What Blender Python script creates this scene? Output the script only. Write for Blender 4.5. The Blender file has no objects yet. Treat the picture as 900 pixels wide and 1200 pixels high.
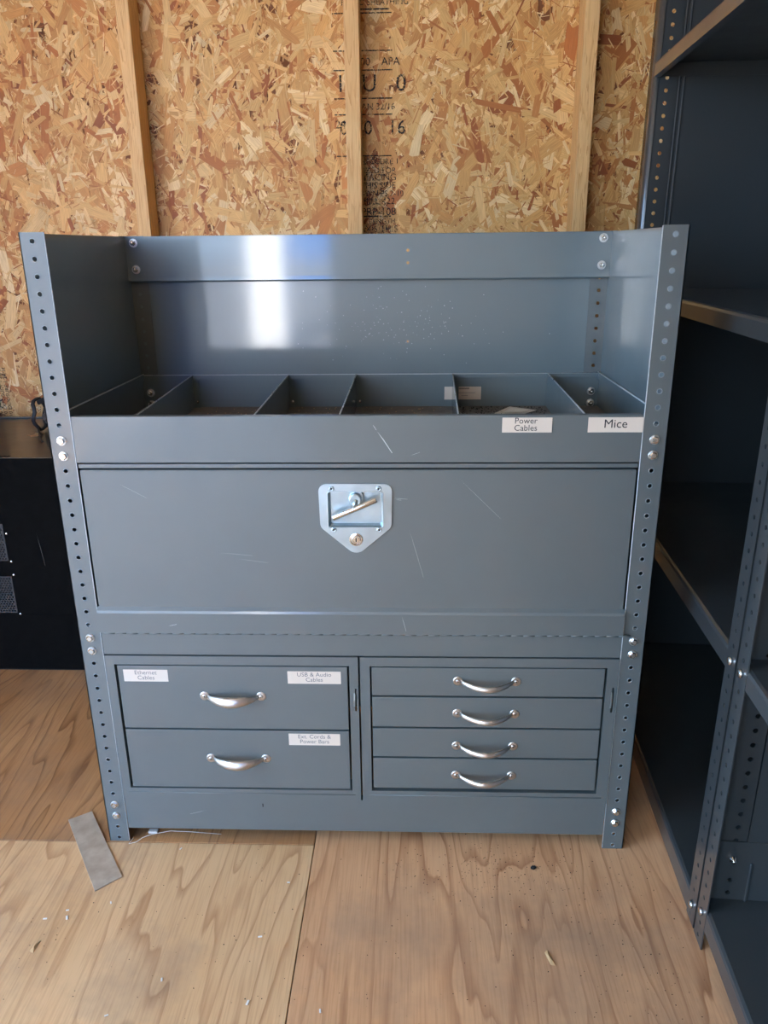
import bpy, bmesh, math, random
from mathutils import Vector, Matrix
random.seed(7)
SC = bpy.context.scene
COL = SC.collection
PI = math.pi

# ---------------------------------------------------------------- materials
def s2l(c):
    return tuple(((v/255)/12.92 if v/255 <= .04045 else ((v/255+.055)/1.055)**2.4) for v in c)

class NT:
    def __init__(s, name):
        s.m = bpy.data.materials.new(name); s.m.use_nodes = True
        s.t = s.m.node_tree; s.n = s.t.nodes
        s.b = s.n['Principled BSDF']
    def new(s, typ, **kw):
        nd = s.n.new(typ)
        for k, v in kw.items(): setattr(nd, k, v)
        return nd
    def link(s, a, b): s.t.links.new(a, b)
    def coords(s, scale=(1, 1, 1), loc=(0, 0, 0), rot=(0, 0, 0)):
        tc = s.new('ShaderNodeTexCoord'); mp = s.new('ShaderNodeMapping')
        mp.inputs['Scale'].default_value = scale; mp.inputs['Location'].default_value = loc
        mp.inputs['Rotation'].default_value = rot
        s.link(tc.outputs['Object'], mp.inputs['Vector']); return mp.outputs['Vector']
    def noise(s, vec, scale=5, detail=3, rough=.5, dist=0):
        n = s.new('ShaderNodeTexNoise'); n.inputs['Scale'].default_value = scale
        n.inputs['Detail'].default_value = detail; n.inputs['Roughness'].default_value = rough
        n.inputs['Distortion'].default_value = dist
        s.link(vec, n.inputs['Vector']); return n.outputs['Fac']
    def ramp(s, fac, stops):
        r = s.new('ShaderNodeValToRGB'); e = r.color_ramp.elements
        while len(e) < len(stops): e.new(.5)
        for i, (p, c) in enumerate(stops):
            e[i].position = p; e[i].color = (*c, 1) if len(c) == 3 else c
        s.link(fac, r.inputs['Fac']); return r.outputs['Color']
    def mix(s, fac, a, b, mode='MIX'):
        m = s.new('ShaderNodeMix', data_type='RGBA', blend_type=mode)
        for v, k in ((fac, 0), (a, 6), (b, 7)):
            if isinstance(v, (int, float)): m.inputs[k].default_value = v
            elif isinstance(v, tuple): m.inputs[k].default_value = (*v, 1)
            else: s.link(v, m.inputs[k])
        return m.outputs[2]
    def math(s, op, a, b=0.0):
        m = s.new('ShaderNodeMath', operation=op)
        for v, k in ((a, 0), (b, 1)):
            if isinstance(v, (int, float)): m.inputs[k].default_value = v
            else: s.link(v, m.inputs[k])
        return m.outputs[0]
    def bump(s, h, strength=.2, dist=.001):
        b = s.new('ShaderNodeBump'); b.inputs['Strength'].default_value = strength
        b.inputs['Distance'].default_value = dist
        s.link(h, b.inputs['Height']); s.link(b.outputs['Normal'], s.b.inputs['Normal'])
    def set(s, **kw):
        for k, v in kw.items():
            k = k.replace('_', ' ')
            if isinstance(v, tuple) and len(v) == 3: v = (*v, 1)
            s.b.inputs[k].default_value = v
        return s

def simple(name, rgb, rough=.5, metal=0.0, spec=.5):
    n = NT(name); n.set(Base_Color=s2l(rgb), Roughness=rough, Metallic=metal)
    n.b.inputs['Specular IOR Level'].default_value = spec
    v = n.coords(); f = n.noise(v, 60, 2)
    r = n.ramp(f, [(.3, (rough*.85,)*3), (.7, (min(1, rough*1.15),)*3)])
    n.link(r, n.b.inputs['Roughness']); return n.m

def paint(name, rgb, rough, coat, coat_rough=.12, ior=1.5, dust=.25, dustcol=(150, 140, 125)):
    n = NT(name)
    v = n.coords()
    f = n.noise(v, 3.0, 4, .6)
    base = n.mix(n.ramp(f, [(.35, (0, 0, 0)), (.75, (1, 1, 1))]), s2l(rgb), s2l(tuple(min(255, c*1.05) for c in rgb)))
    fine = n.noise(v, 240, 2, .7)
    speck = n.ramp(fine, [(.72, (0, 0, 0)), (.8, (dust,)*3)])
    c = n.mix(speck, base, s2l(dustcol))
    n.link(c, n.b.inputs['Base Color'])
    sm = n.noise(v, 7, 5, .65)
    n.link(n.ramp(sm, [(.3, (rough*.88,)*3), (.75, (rough*1.12,)*3)]), n.b.inputs['Roughness'])
    n.b.inputs['Coat Weight'].default_value = coat; n.b.inputs['IOR'].default_value = ior
    n.b.inputs['Coat Roughness'].default_value = coat_rough
    peel = n.noise(v, 420, 2, .5)
    n.bump(peel, .10, .0006)
    return n.m

def wood_solid(name, light, dark, axis='z'):
    n = NT(name)
    sc = {'z': (30, 30, 1.4), 'y': (30, 1.4, 30)}[axis]
    v = n.coords(scale=sc)
    f = n.noise(v, 1.2, 4, .6, .6)
    g = n.math('FRACT', n.math('MULTIPLY', f, 9))
    line = n.ramp(g, [(0, (0, 0, 0)), (.55, (.2,)*3), (.95, (1, 1, 1))])
    c = n.mix(line, s2l(light), s2l(dark))
    big = n.noise(n.coords(), 4, 3)
    c = n.mix(n.ramp(big, [(.4, (0, 0, 0)), (.75, (.45,)*3)]), c, s2l(dark))
    n.link(c, n.b.inputs['Base Color']); n.set(Roughness=.6)
    n.bump(f, .3, .0006); return n.m

def plywood(name, off, light, mid, dark):
    n = NT(name)
    v = n.coords(scale=(5.5, .75, 1), loc=(off, off*.7, 0))
    f = n.noise(v, 1.0, 3, .45, .35)
    f2 = n.noise(n.coords(scale=(26, 5, 1), loc=(off, 0, 0)), 1.0, 3, .5)
    ff = n.math('ADD', f, n.math('MULTIPLY', f2, .035))
    fr = n.math('FRACT', n.math('MULTIPLY', ff, 17))
    line = n.ramp(fr, [(0, (0, 0, 0)), (.70, (.10,)*3), (.9, (.8,)*3), (.95, (1,)*3), (1, (0, 0, 0))])
    wmask = n.ramp(n.noise(n.coords(scale=(3, 1.2, 1), loc=(off*2, 3, 0)), 1.4, 3), [(.33, (.25,)*3), (.6, (1, 1, 1))])
    line = n.mix(1.0, line, wmask, 'MULTIPLY')
    fine = n.noise(n.coords(scale=(260, 9, 1)), 1.0, 2, .6)
    c0 = n.mix(n.ramp(n.noise(n.coords(scale=(2.2, 1, 1), loc=(off, 1, 0)), 2.1, 4, .6), [(.3, (0, 0, 0)), (.7, (1, 1, 1))]), s2l(light), s2l(mid))
    c1 = n.mix(n.ramp(fine, [(.45, (0, 0, 0)), (.75, (.35,)*3)]), c0, s2l(dark))
    c2 = n.mix(n.math('MULTIPLY', line, .78), c1, s2l(dark))
    # knots
    vo = n.new('ShaderNodeTexVoronoi', feature='F1'); vo.inputs['Scale'].default_value = 3.2
    n.link(n.coords(scale=(1.2, .8, 1), loc=(off*3, off, 0)), vo.inputs['Vector'])
    kn = n.ramp(vo.outputs['Distance'], [(0, (1, 1, 1)), (.028, (.7,)*3), (.05, (.2,)*3), (.062, (.55,)*3), (.085, (0, 0, 0))])
    c3 = n.mix(n.math('MULTIPLY', kn, .8), c2, s2l((96, 62, 40)))
    # dull grey traffic dirt
    dm = n.ramp(n.noise(n.coords(loc=(off, 2, 0)), 2.6, 6, .65), [(.5, (0, 0, 0)), (.72, (.5,)*3)])
    c4 = n.mix(dm, c3, s2l((118, 104, 92)))
    sp = n.ramp(n.noise(n.coords(), 170, 2, .6), [(.74, (0, 0, 0)), (.79, (.7,)*3)])
    c5 = n.mix(sp, c4, s2l((70, 50, 36)))
    n.link(c5, n.b.inputs['Base Color'])
    n.link(n.ramp(f2, [(.3, (.42,)*3), (.7, (.6,)*3)]), n.b.inputs['Roughness'])
    n.b.inputs['Specular IOR Level'].default_value = .3
    n.bump(n.math('ADD', line, fine), .12, .0006)
    return n.m

def flake_mat():
    n = NT('oriented_strand_board')
    a = n.new('ShaderNodeAttribute', attribute_name='Col')
    uv = n.new('ShaderNodeUVMap', uv_map='UVMap')
    mp = n.new('ShaderNodeMapping'); mp.inputs['Scale'].default_value = (18, 700, 1)
    n.link(uv.outputs['UV'], mp.inputs['Vector'])
    g = n.noise(mp.outputs['Vector'], 1.0, 3, .6)
    c = n.mix(n.ramp(g, [(.3, (.55,)*3), (.6, (0, 0, 0))]), a.outputs['Color'], s2l((150, 92, 48)))
    c = n.mix(n.ramp(g, [(.6, (0, 0, 0)), (.85, (.35,)*3)]), c, s2l((240, 208, 150)))
    n.link(c, n.b.inputs['Base Color']); n.set(Roughness=.55)
    n.b.inputs['Specular IOR Level'].default_value = .35
    n.bump(g, .3, .0005); return n.m

def ink_mat():
    n = NT('stamp_ink'); n.set(Base_Color=s2l((34, 30, 32)), Roughness=.7)
    f = n.noise(n.coords(), 210, 3, .7)
    n.link(n.ramp(f, [(.42, (0, 0, 0)), (.52, (.9,)*3)]), n.b.inputs['Alpha']); return n.m

def brushed(name, rgb, rough):
    n = NT(name); n.set(Base_Color=s2l(rgb), Metallic=1.0, Roughness=rough)
    f = n.noise(n.coords(scale=(10, 300, 300)), 1.0, 3, .6)
    n.link(n.ramp(f, [(.3, (rough*.7,)*3), (.7, (rough*1.4,)*3)]), n.b.inputs['Roughness']); return n.m

def zinc():
    n = NT('zinc_plated_steel'); n.set(Metallic=1.0)
    f = n.noise(n.coords(), 30, 2, .5)
    n.link(n.ramp(f, [(.3, s2l((176, 196, 206))), (.7, s2l((196, 212, 218)))]), n.b.inputs['Base Color'])
    n.link(n.ramp(f, [(.3, (.30,)*3), (.7, (.42,)*3)]), n.b.inputs['Roughness']); return n.m

M = {}
M['paint'] = paint('grey_blue_enamel', (74, 83, 83), .58, .5, .13, 1.78)
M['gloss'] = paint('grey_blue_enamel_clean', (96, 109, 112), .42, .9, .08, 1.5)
M['shelf'] = paint('grey_shelving_enamel', (53, 57, 58), .38, .9, .13, 1.5, .25)
M['scratch'] = simple('bare_scratch', (176, 182, 184), .5)
M['rim'] = simple('glint_enamel_rim', (128, 136, 139), .25)  # lighter enamel carries the glint on hole rims
M['hem'] = simple('highlit_sheet_edge', (176, 182, 184), .3)  # sky highlight along rolled edges, painted in as a lighter colour
M['dark'] = simple('dark_gap', (16, 16, 17), .8)
M['zinc'] = zinc()
M['bolt'] = simple('bolt_steel', (222, 222, 218), .2, 1.0)
M['washer'] = simple('dull_washer', (206, 208, 206), .32, 1.0)
M['nickel'] = brushed('brushed_nickel', (196, 190, 182), .36)
M['label'] = simple('label_film', (208, 196, 180), .35)
M['print'] = simple('label_print', (28, 28, 32), .5)
M['greyprint'] = simple('veiled_and_grey_label_print', (96, 98, 104), .5)  # left label ink greyed to paint in specular veil; also sticker fine print
M['pine'] = wood_solid('pine_stud', (230, 190, 130), (200, 150, 90))
M['pinewall'] = simple('rough_wood_wall', (212, 176, 134), .8)
M['flake'] = flake_mat()
M['resin'] = simple('strand_board_core', (120, 70, 34), .8)
M['ink'] = ink_mat()
M['black'] = paint('black_powder_coat', (12, 12, 13), .3, .4, .2, 1.4, .12, (50, 46, 42))
M['blackfront'] = simple('black_textured_steel', (10, 9, 8), .8, 0, .05)
M['blackmat'] = simple('black_webbing', (18, 18, 20), .6)
M['mesh'] = simple('silver_net', (96, 96, 104), .35, .3)
M['veneer'] = None
M['dust'] = simple('dusty_sheet_metal', (98, 92, 84), .85)
M['crumb'] = simple('dark_crumbs', (30, 25, 22), .9)
M['white'] = simple('white_plastic_chip', (226, 220, 208), .6)
M['ground'] = simple('grey_gravel', (100, 99, 97), .9)
M['pillar_white'] = simple('added_pillar_white', (240, 240, 238), .7)
M['kraft'] = simple('tan_sliver', (196, 156, 108), .6)

n = NT('worn_grey_veneer')
f = n.noise(n.coords(scale=(30, 30, 30)), 1.0, 5, .6)
n.link(n.ramp(f, [(.3, s2l((150, 132, 112))), (.7, s2l((182, 164, 142)))]), n.b.inputs['Base Color'])
n.set(Roughness=.55); M['veneer'] = n.m

# ---------------------------------------------------------------- mesh builder
class MB:
    def __init__(s): s.v = []; s.f = []; s.mi = []; s.mats = []; s.sm = []
    def m(s, mat):
        mat = M[mat] if isinstance(mat, str) else mat
        if mat not in s.mats: s.mats.append(mat)
        return s.mats.index(mat)
    def add(s, vs, fs, mat, smooth=False):
        o = len(s.v); k = s.m(mat)
        s.v += [tuple(v) for v in vs]; s.f += [[i+o for i in f] for f in fs]
        s.mi += [k]*len(fs); s.sm += [smooth]*len(fs); return s
    def bm(s, b, mat, smooth=False, xf=None):
        b.verts.index_update()
        vs = [(xf @ v.co if xf else v.co.copy()) for v in b.verts]
        fs = [[v.index for v in f.verts] for f in b.faces]
        s.add(vs, fs, mat, smooth); b.free(); return s
    def box(s, x0, x1, y0, y1, z0, z1, mat, bev=0.0, seg=2, xf=None):
        b = bmesh.new(); bmesh.ops.create_cube(b, size=1)
        for v in b.verts:
            v.co = Vector(((x0+x1)/2+v.co.x*(x1-x0), (y0+y1)/2+v.co.y*(y1-y0), (z0+z1)/2+v.co.z*(z1-z0)))
        if bev: bmesh.ops.bevel(b, geom=list(b.edges), offset=bev, segments=seg, affect='EDGES', profile=.7)
        return s.bm(b, mat, False, xf)
    def plate(s, outer, holes, fn, th, mat, hole_n=14):
        """sheet with real holes; fn maps (u,v,w) to 3D, w = depth 0..th. holes: (u,v,r) or list of pts"""
        b = bmesh.new()
        def loop(pts):
            vs = [b.verts.new((p[0], p[1], 0)) for p in pts]
            return [b.edges.new((vs[i], vs[(i+1) % len(vs)])) for i in range(len(vs))]
        loops = [outer]
        for h in holes:
            if len(h) == 3 and not hasattr(h[0], '__len__'):
                u, v, r = h; loops.append([(u+r*math.cos(2*PI*k/hole_n), v+r*math.sin(2*PI*k/hole_n)) for k in range(hole_n)])
            else: loops.append(h)
        es = []
        for l in loops: es += loop(l)
        bmesh.ops.triangle_fill(b, use_beauty=True, use_dissolve=False, edges=es)
        b.verts.index_update()
        n = len(b.verts); P = [v.co.copy() for v in b.verts]
        top = [[v.index for v in f.verts] for f in b.faces]
        vs = [fn(p.x, p.y, 0) for p in P]+[fn(p.x, p.y, th) for p in P]
        fs = list(top)+[[i+n for i in reversed(f)] for f in top]
        o = 0
        for l in loops:
            c = len(l)
            for i in range(c):
                a, d = o+i, o+(i+1) % c; fs.append([a, d, d+n, a+n])
            o += c
        b.free()
        return s.add(vs, fs, mat)
    def perf(s, u0, u1, z0, z1, hu, zs, r, fn, th, mat, n=16):
        """perforated sheet: one cell per hole, each ring bridged to its rectangular cell"""
        zs = sorted(zs); edges = [z0]+[(a+b)/2 for a, b in zip(zs, zs[1:])]+[z1]
        for k, z in enumerate(zs):
            a, b = edges[k], edges[k+1]; out = []; inn = []
            angs = sorted([2*PI*i/n for i in range(n)]+[math.atan2(c-z, d-hu) % (2*PI) for c in (a, b) for d in (u0, u1)])
            for t in angs:
                c_, s_ = math.cos(t), math.sin(t)
                ts = []
                if c_ > 1e-9: ts.append((u1-hu)/c_)
                if c_ < -1e-9: ts.append((u0-hu)/c_)
                if s_ > 1e-9: ts.append((b-z)/s_)
                if s_ < -1e-9: ts.append((a-z)/s_)
                q = min(ts); out.append((hu+q*c_, z+q*s_)); inn.append((hu+r*c_, z+r*s_))
            m = len(angs)
            vs = [fn(*p, 0) for p in out+inn]+[fn(*p, th) for p in out+inn]; fs = []
            for i in range(m):
                j = (i+1) % m
                fs += [[i, j, j+m, i+m], [i+2*m, i+3*m, j+3*m, j+2*m], [i+m, j+m, j+3*m, i+3*m], [i, i+2*m, j+2*m, j]]
            s.add(vs, fs, mat)
        return s
    def strip(s, prof, x0, x1, th, mat, ax='x'):
        """bent sheet: profile of (y,z) points swept along x with thickness along the profile normal"""
        n = len(prof); off = []
        for i in range(n):
            a = Vector(prof[max(0, i-1)]); c = Vector(prof[min(n-1, i+1)]); d = (c-a).normalized()
            off.append((prof[i][0]+d.y*th, prof[i][1]-d.x*th))
        vs = []
        for x in (x0, x1):
            for p in list(prof)+off[::-1]:
                vs.append((x, p[0], p[1]) if ax == 'x' else (p[0], x, p[1]))
        m = 2*n; fs = [[i, (i+1) % m, (i+1) % m+m, i+m] for i in range(m)]
        for i in range(n-1):
            q = [i, i+1, m-2-i, m-1-i]; fs.append(q[::-1]); fs.append([k+m for k in q])
        return s.add(vs, fs, mat)
    def tube(s, pts, r, mat, seg=10, caps=True, flat=1.0, up=None):
        P = [Vector(p) for p in pts]; n = len(P); vs = []; fs = []
        R = r if hasattr(r, '__len__') else [r]*n
        ref = Vector(up) if up else None
        prev = None
        for i in range(n):
            t = (P[min(n-1, i+1)]-P[max(0, i-1)]).normalized()
            if ref: a = (ref-t*ref.dot(t)).normalized()
            else:
                a = prev if prev else (Vector((0, 0, 1)) if abs(t.z) < .9 else Vector((1, 0, 0)))
                a = (a-t*a.dot(t)).normalized()
            prev = a; c = t.cross(a)
            for k in range(seg):
                th = 2*PI*k/seg
                vs.append(P[i]+a*math.cos(th)*R[i]+c*math.sin(th)*R[i]*flat)
        for i in range(n-1):
            for k in range(seg):
                k2 = (k+1) % seg; fs.append([i*seg+k, i*seg+k2, (i+1)*seg+k2, (i+1)*seg+k])
        if caps: fs.append(list(range(seg))[::-1]); fs.append([(n-1)*seg+k for k in range(seg)])
        return s.add(vs, fs, mat, True)
    def lathe(s, prof, c, axis, mat, seg=20, smooth=True, cap=True):
        """prof: list of (radius, height along axis)"""
        A = Vector(axis).normalized(); a = A.orthogonal().normalized(); b = A.cross(a); c = Vector(c); vs = []; fs = []
        for r, h in prof:
            for k in range(seg):
                th = 2*PI*k/seg; vs.append(c+A*h+a*math.cos(th)*r+b*math.sin(th)*r)
        n = len(prof)
        for i in range(n-1):
            for k in range(seg):
                k2 = (k+1) % seg; fs.append([i*seg+k, i*seg+k2, (i+1)*seg+k2, (i+1)*seg+k])
        if cap: fs.append([(n-1)*seg+k for k in range(seg)]); fs.append(list(range(seg))[::-1])
        return s.add(vs, fs, mat, smooth)
    def text(s, body, size, xf, mat, th=.0001, align='CENTER', linesp=1.0):
        cu = bpy.data.curves.new('t', 'FONT'); cu.body = body; cu.size = size; cu.align_x = align
        cu.align_y = 'CENTER'; cu.space_line = linesp; cu.extrude = th; cu.resolution_u = 3
        ob = bpy.data.objects.new('t', cu); COL.objects.link(ob)
        dg = bpy.context.evaluated_depsgraph_get(); me = ob.evaluated_get(dg).to_mesh()
        s.add([xf @ v.co for v in me.vertices], [list(p.vertices) for p in me.polygons], mat)
        ob.evaluated_get(dg).to_mesh_clear(); bpy.data.objects.remove(ob); bpy.data.curves.remove(cu); return s
    def build(s, name, parent=None, loc=None, fixn=True):
        me = bpy.data.meshes.new(name); me.from_pydata(s.v, [], s.f)
        for mt in s.mats: me.materials.append(mt)
        me.polygons.foreach_set('material_index', s.mi)
        me.polygons.foreach_set('use_smooth', s.sm)
        if fixn:
            b = bmesh.new(); b.from_mesh(me); bmesh.ops.recalc_face_normals(b, faces=b.faces); b.to_mesh(me); b.free()
        if loc:  # geometry was given in world space; move the origin to loc
            me.transform(Matrix.Translation(-Vector(loc)))
        me.update()
        o = bpy.data.objects.new(name, me); COL.objects.link(o)
        if parent: o.parent = parent
        if loc: o.location = loc
        return o

def tag(o, label=None, cat=None, group=None, kind=None):
    if label: o['label'] = label
    if cat: o['category'] = cat
    if group: o['group'] = group
    if kind: o['kind'] = kind
    return o
def empty(name, loc, label, cat, rot=(0, 0, 0), group=None):
    o = bpy.data.objects.new(name, None); COL.objects.link(o); o.location = loc; o.rotation_euler = rot
    o.empty_display_size = .05
    return tag(o, label, cat, group)
def struct(o): return tag(o, kind='structure')
XZ = lambda Y: (lambda u, v, w: (u, Y+w, v))       # front facing sheet, thickness going back
def rect(a, b, c, d): return [(a, c), (b, c), (b, d), (a, d)]

# ================================================================ the setting
WX0, WX1, WY0, WY1, WZ = -1.95, 1.45, -3.0, 1.26, 2.5
# floor: plywood sheets with hairline gaps over a dark subfloor
fl = MB()
mA = plywood('plywood_front_left', 3.1, (222, 182, 136), (206, 162, 114), (158, 106, 64))
mB = plywood('plywood_right', 11.7, (220, 172, 128), (200, 150, 106), (150, 94, 56))
mC = plywood('plywood_back_left', 23.4, (188, 140, 94), (164, 114, 70), (116, 72, 40))
g = .0009
fl.box(WX0, -.094-g, WY0, -.003-g, -.02, 0, mA, .0006, 1)
fl.box(-.094+g, WX1, WY0, WY1, -.02, 0, mB, .0006, 1)
fl.box(WX0, -.094-g, -.003+g, WY1, -.02, 0, mC, .0006, 1)
fl.box(WX0, WX1, WY0, WY1, -.05, -.021, 'dark')
struct(fl.build('floor'))
# walls
def osb_wall():
    rnd = random.Random(3)
    pal = [((238, 200, 136), 5), ((230, 186, 118), 7), ((220, 170, 102), 7), ((208, 152, 86), 5), ((196, 132, 72), 3.5), ((180, 110, 56), 2.6), ((246, 216, 158), 3.4), ((156, 86, 42), 1.2)]
    bag = [s2l(c) for c, w in pal for _ in range(round(w*5))]
    V = []; F = []; C = []; UV = []
    def flake(cx, cz, L, W, y):
        a = rnd.gauss(PI/2, .75) if rnd.random() < .75 else rnd.uniform(0, PI)
        ca, sa = math.cos(a), math.sin(a)
        k = rnd.random()
        L /= 2; W /= 2
        j = lambda m: rnd.uniform(-m, m)
        pts = [(-L+j(.2*L), -W), (L*j(.3), -W*(1+j(.15))), (L+j(.2*L), -W+j(.5*W)), (L*(1+j(.12)), W*j(.5)), (L+j(.25*L), W), (-L*j(.3), W*(1+j(.15))), (-L+j(.25*L), W+j(.5*W)), (-L*(1+j(.1)), W*j(.6))]
        tx, tz = rnd.gauss(0, .014), rnd.gauss(0, .014)
        o = len(V); su, sv = rnd.uniform(0, 50), rnd.uniform(0, 50)
        for u, v in pts:
            dx, dz = u*ca-v*sa, u*sa+v*ca
            V.append((cx+dx, y+dx*tx+dz*tz, cz+dz)); UV.append((u+su, v+sv))
        F.append(list(range(o, o+8))[::-1])
        c = rnd.choice(bag); b = rnd.uniform(.88, 1.1); c = tuple(min(1, q*b) for q in c)
        C.extend([(*c, 1)]*8)
    jobs = []
    X0, X1, Z0, Z1 = -1.75, 1.05, .45, 2.05
    for _ in range(5200): jobs.append((rnd.uniform(X0, X1), rnd.uniform(Z0, Z1), rnd.uniform(.05, .13), rnd.uniform(.014, .034)))
    for _ in range(14000): jobs.append((rnd.uniform(X0, X1), rnd.uniform(Z0, Z1), rnd.uniform(.025, .085), rnd.uniform(.004, .014)))
    for _ in range(19000): jobs.append((rnd.uniform(X0, X1), rnd.uniform(Z0, Z1), rnd.uniform(.012, .05), rnd.uniform(.0012, .0035)))
    for _ in range(9000):
        x, z = rnd.uniform(WX0, WX1), rnd.uniform(.0, WZ)
        if not (X0 < x < X1 and Z0 < z < Z1): jobs.append((x, z, rnd.uniform(.05, .12), rnd.uniform(.012, .035)))
    rnd.shuffle(jobs)
    for i, (x, z, L, W) in enumerate(jobs):
        flake(x, z, L, W, WY1-.0005-.0035*i/len(jobs) - (.0005 if W < .004 else 0))
    me = bpy.data.meshes.new('wall_back')
    o = len(V)
    V += [(WX0, WY1, 0), (WX1, WY1, 0), (WX1, WY1, WZ), (WX0, WY1, WZ), (WX0, WY1+.012, 0), (WX1, WY1+.012, 0), (WX1, WY1+.012, WZ), (WX0, WY1+.012, WZ)]
    nb = len(F)
    F += [[o, o+1, o+2, o+3], [o+7, o+6, o+5, o+4], [o, o+4, o+5, o+1], [o+3, o+2, o+6, o+7], [o, o+3, o+7, o+4], [o+1, o+5, o+6, o+2]]
    C += [(.3, .18, .08, 1)]*8; UV += [(0, 0)]*8
    me.from_pydata(V, [], F)
    ca = me.color_attributes.new('Col', 'FLOAT_COLOR', 'POINT'); ca.data.foreach_set('color', [q for c in C for q in c])
    ul = me.uv_layers.new(name='UVMap')
    vi = [0]*len(me.loops); me.loops.foreach_get('vertex_index', vi)
    ul.data.foreach_set('uv', [q for i in vi for q in UV[i]])
    me.materials.append(M['flake']); me.materials.append(M['resin'])
    me.polygons.foreach_set('material_index', [0]*nb+[1]*6)
    # black ink stamps printed on the board belong to it
    ob = bpy.data.objects.new('wall_back', me); COL.objects.link(ob); return ob
wb = struct(osb_wall())
ink = MB(); YI = WY1-.0058
def inkxf(x, z, rot=0): return Matrix.Translation((x, YI, z)) @ Matrix.Rotation(PI/2, 4, 'X') @ Matrix.Rotation(rot, 4, 'Z')
def inkline(x0, x1, z, h=.0035): ink.box(x0, x1, YI-.0001, YI+.0001, z-h/2, z+h/2, 'ink')
for z in (1.697, 1.606, 1.558, 1.487, 1.446, 1.338): inkline(-.128, .037, z, .003)
inkline(-.05, .03, 1.706, .004)
ink.text('RATED SHEATHING', .021, inkxf(-.01, 1.722), 'ink')
ink.text('000    APA', .028, inkxf(-.004, 1.578), 'ink')
ink.text('I   U   0', .062, inkxf(-.02, 1.523), 'ink')
ink.text('SPAN 32/16', .024, inkxf(-.015, 1.465), 'ink')
ink.text('0   0   16', .052, inkxf(-.02, 1.41), 'ink')
ink.text('24', .03, inkxf(-.112, 1.42), 'ink')
for k, (z, t, sz) in enumerate([(1.322, 'EXPOSURE 1', .022), (1.298, 'SIZED FOR', .022), (1.280, 'SPACING', .026), (1.258, 'THIS SIDE', .024), (1.236, 'DOWN PS 2-10', .022), (1.215, 'MILL 422', .026), (1.186, 'PRP-108', .03), (1.160, 'STRENGTH', .02), (1.138, 'AXIS THIS', .026), (1.11, 'DIRECTION', .024), (1.088, 'HUD-UM-40', .022)]):
    ink.text(t, sz, inkxf(-.006, z), 'ink')
for k in range(22):
    z = 1.33-k*.0112
    ink.text(['RATED 24', 'SHEATHING', 'EXP 1 7/16', 'SPAN SIZE', 'PS 2-10 HUD'][k % 5], .0125, inkxf(-.020+(k*7 % 5)*.004, z), 'ink')
inkline(-.05, .03, 1.174, .004); inkline(-.05, .03, 1.10, .005)
ink.text('APA  24/16', .05, inkxf(-1.246, .66, PI/2), 'ink'); ink.text('SHEATHING', .045, inkxf(-1.285, .66, PI/2), 'ink')
for k in range(7): ink.text('PS 2-10 EXPOSURE 1 24/16', .017, inkxf(-1.31+k*.0165, .64, PI/2), 'ink')
io = ink.build('trim_9'); struct(io)
LY0, LY1, LZ = -2.2, -.45, 2.1          # unseen opening added in the left wall to brighten the cabinet's left side
w = MB(); w.plate([(WY0, 0), (LY0, 0), (LY0, LZ), (LY1, LZ), (LY1, 0), (WY1, 0), (WY1, WZ), (WY0, WZ)], [], lambda u, v, q: (WX0-q, u, v), .1, 'pinewall'); struct(w.build('wall_left'))
w = MB(); w.box(WX1, WX1+.1, WY0, WY1, 0, WZ, 'pinewall'); struct(w.build('wall_right'))
DX0, DX1, DZ = -1.80, -.42, 2.15
w = MB(); w.plate([(WX0, 0), (DX0, 0), (DX0, DZ), (DX1, DZ), (DX1, 0), (WX1, 0), (WX1, WZ), (WX0, WZ)], [], XZ(WY0-.1), .1, 'pinewall'); struct(w.build('wall_front'))
M['ceil'] = simple('pale_ceiling_board', (236, 222, 200), .8)
w = MB(); w.box(WX0, WX1, WY0, WY1, WZ, WZ+.05, 'ceil'); struct(w.build('ceiling'))
# studs on the back wall
for i, (a, b) in enumerate([(-2.41, -2.372), (-1.312, -1.274), (-.702, -.665), (-.0905, -.0495), (.5475, .5865), (1.157, 1.195)]):
    w = MB(); w.box(a, b, 1.17, WY1-.0062, 0.0, WZ, 'pine', .003, 2); struct(w.build('trim_%d' % (i+1)))
w = MB(); w.box(DX0-.04, DX0, WY0-.11, WY0+.01, 0, DZ, 'pine', .002); w.box(DX1, DX1+.04, WY0-.11, WY0+.01, 0, DZ, 'pine', .002); w.box(DX0-.04, DX1+.04, WY0-.11, WY0+.01, DZ, DZ+.04, 'pine', .002)
struct(w.build('trim_7'))
# outdoors seen only in the reflections
w = MB(); w.box(-60, 60, -80, WY0-.12, -.25, -.12, 'ground'); w.box(-60, WX0-.12, WY0-.12, 60, -.25, -.12, 'ground'); struct(w.build('ground'))
w = MB(); w.box(-1.95, -1.5, -8.4, -8.0, -.12, 2.9, 'pillar_white', .01); tag(w.build('reflection_pillar', loc=(-1.72, -8.2, -.12)), 'unseen white pillar added in the yard for the bright strip reflected in the back panel', 'pillar')  # pillar added only to be mirrored as a white strip

# ================================================================ the steel cabinet
HW, H, D, PITCH = .4932, 1.1139, .4576, .0254
HZ = [.0089+(43-n)*PITCH for n in range(44)]       # hole heights, n counted from the top
FL = .0385
cab = empty('steel_cabinet', (0, 0, 0), 'wide blue-grey steel workbench cabinet with divided top tray, locking flap and six drawers', 'cabinet')

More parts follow.
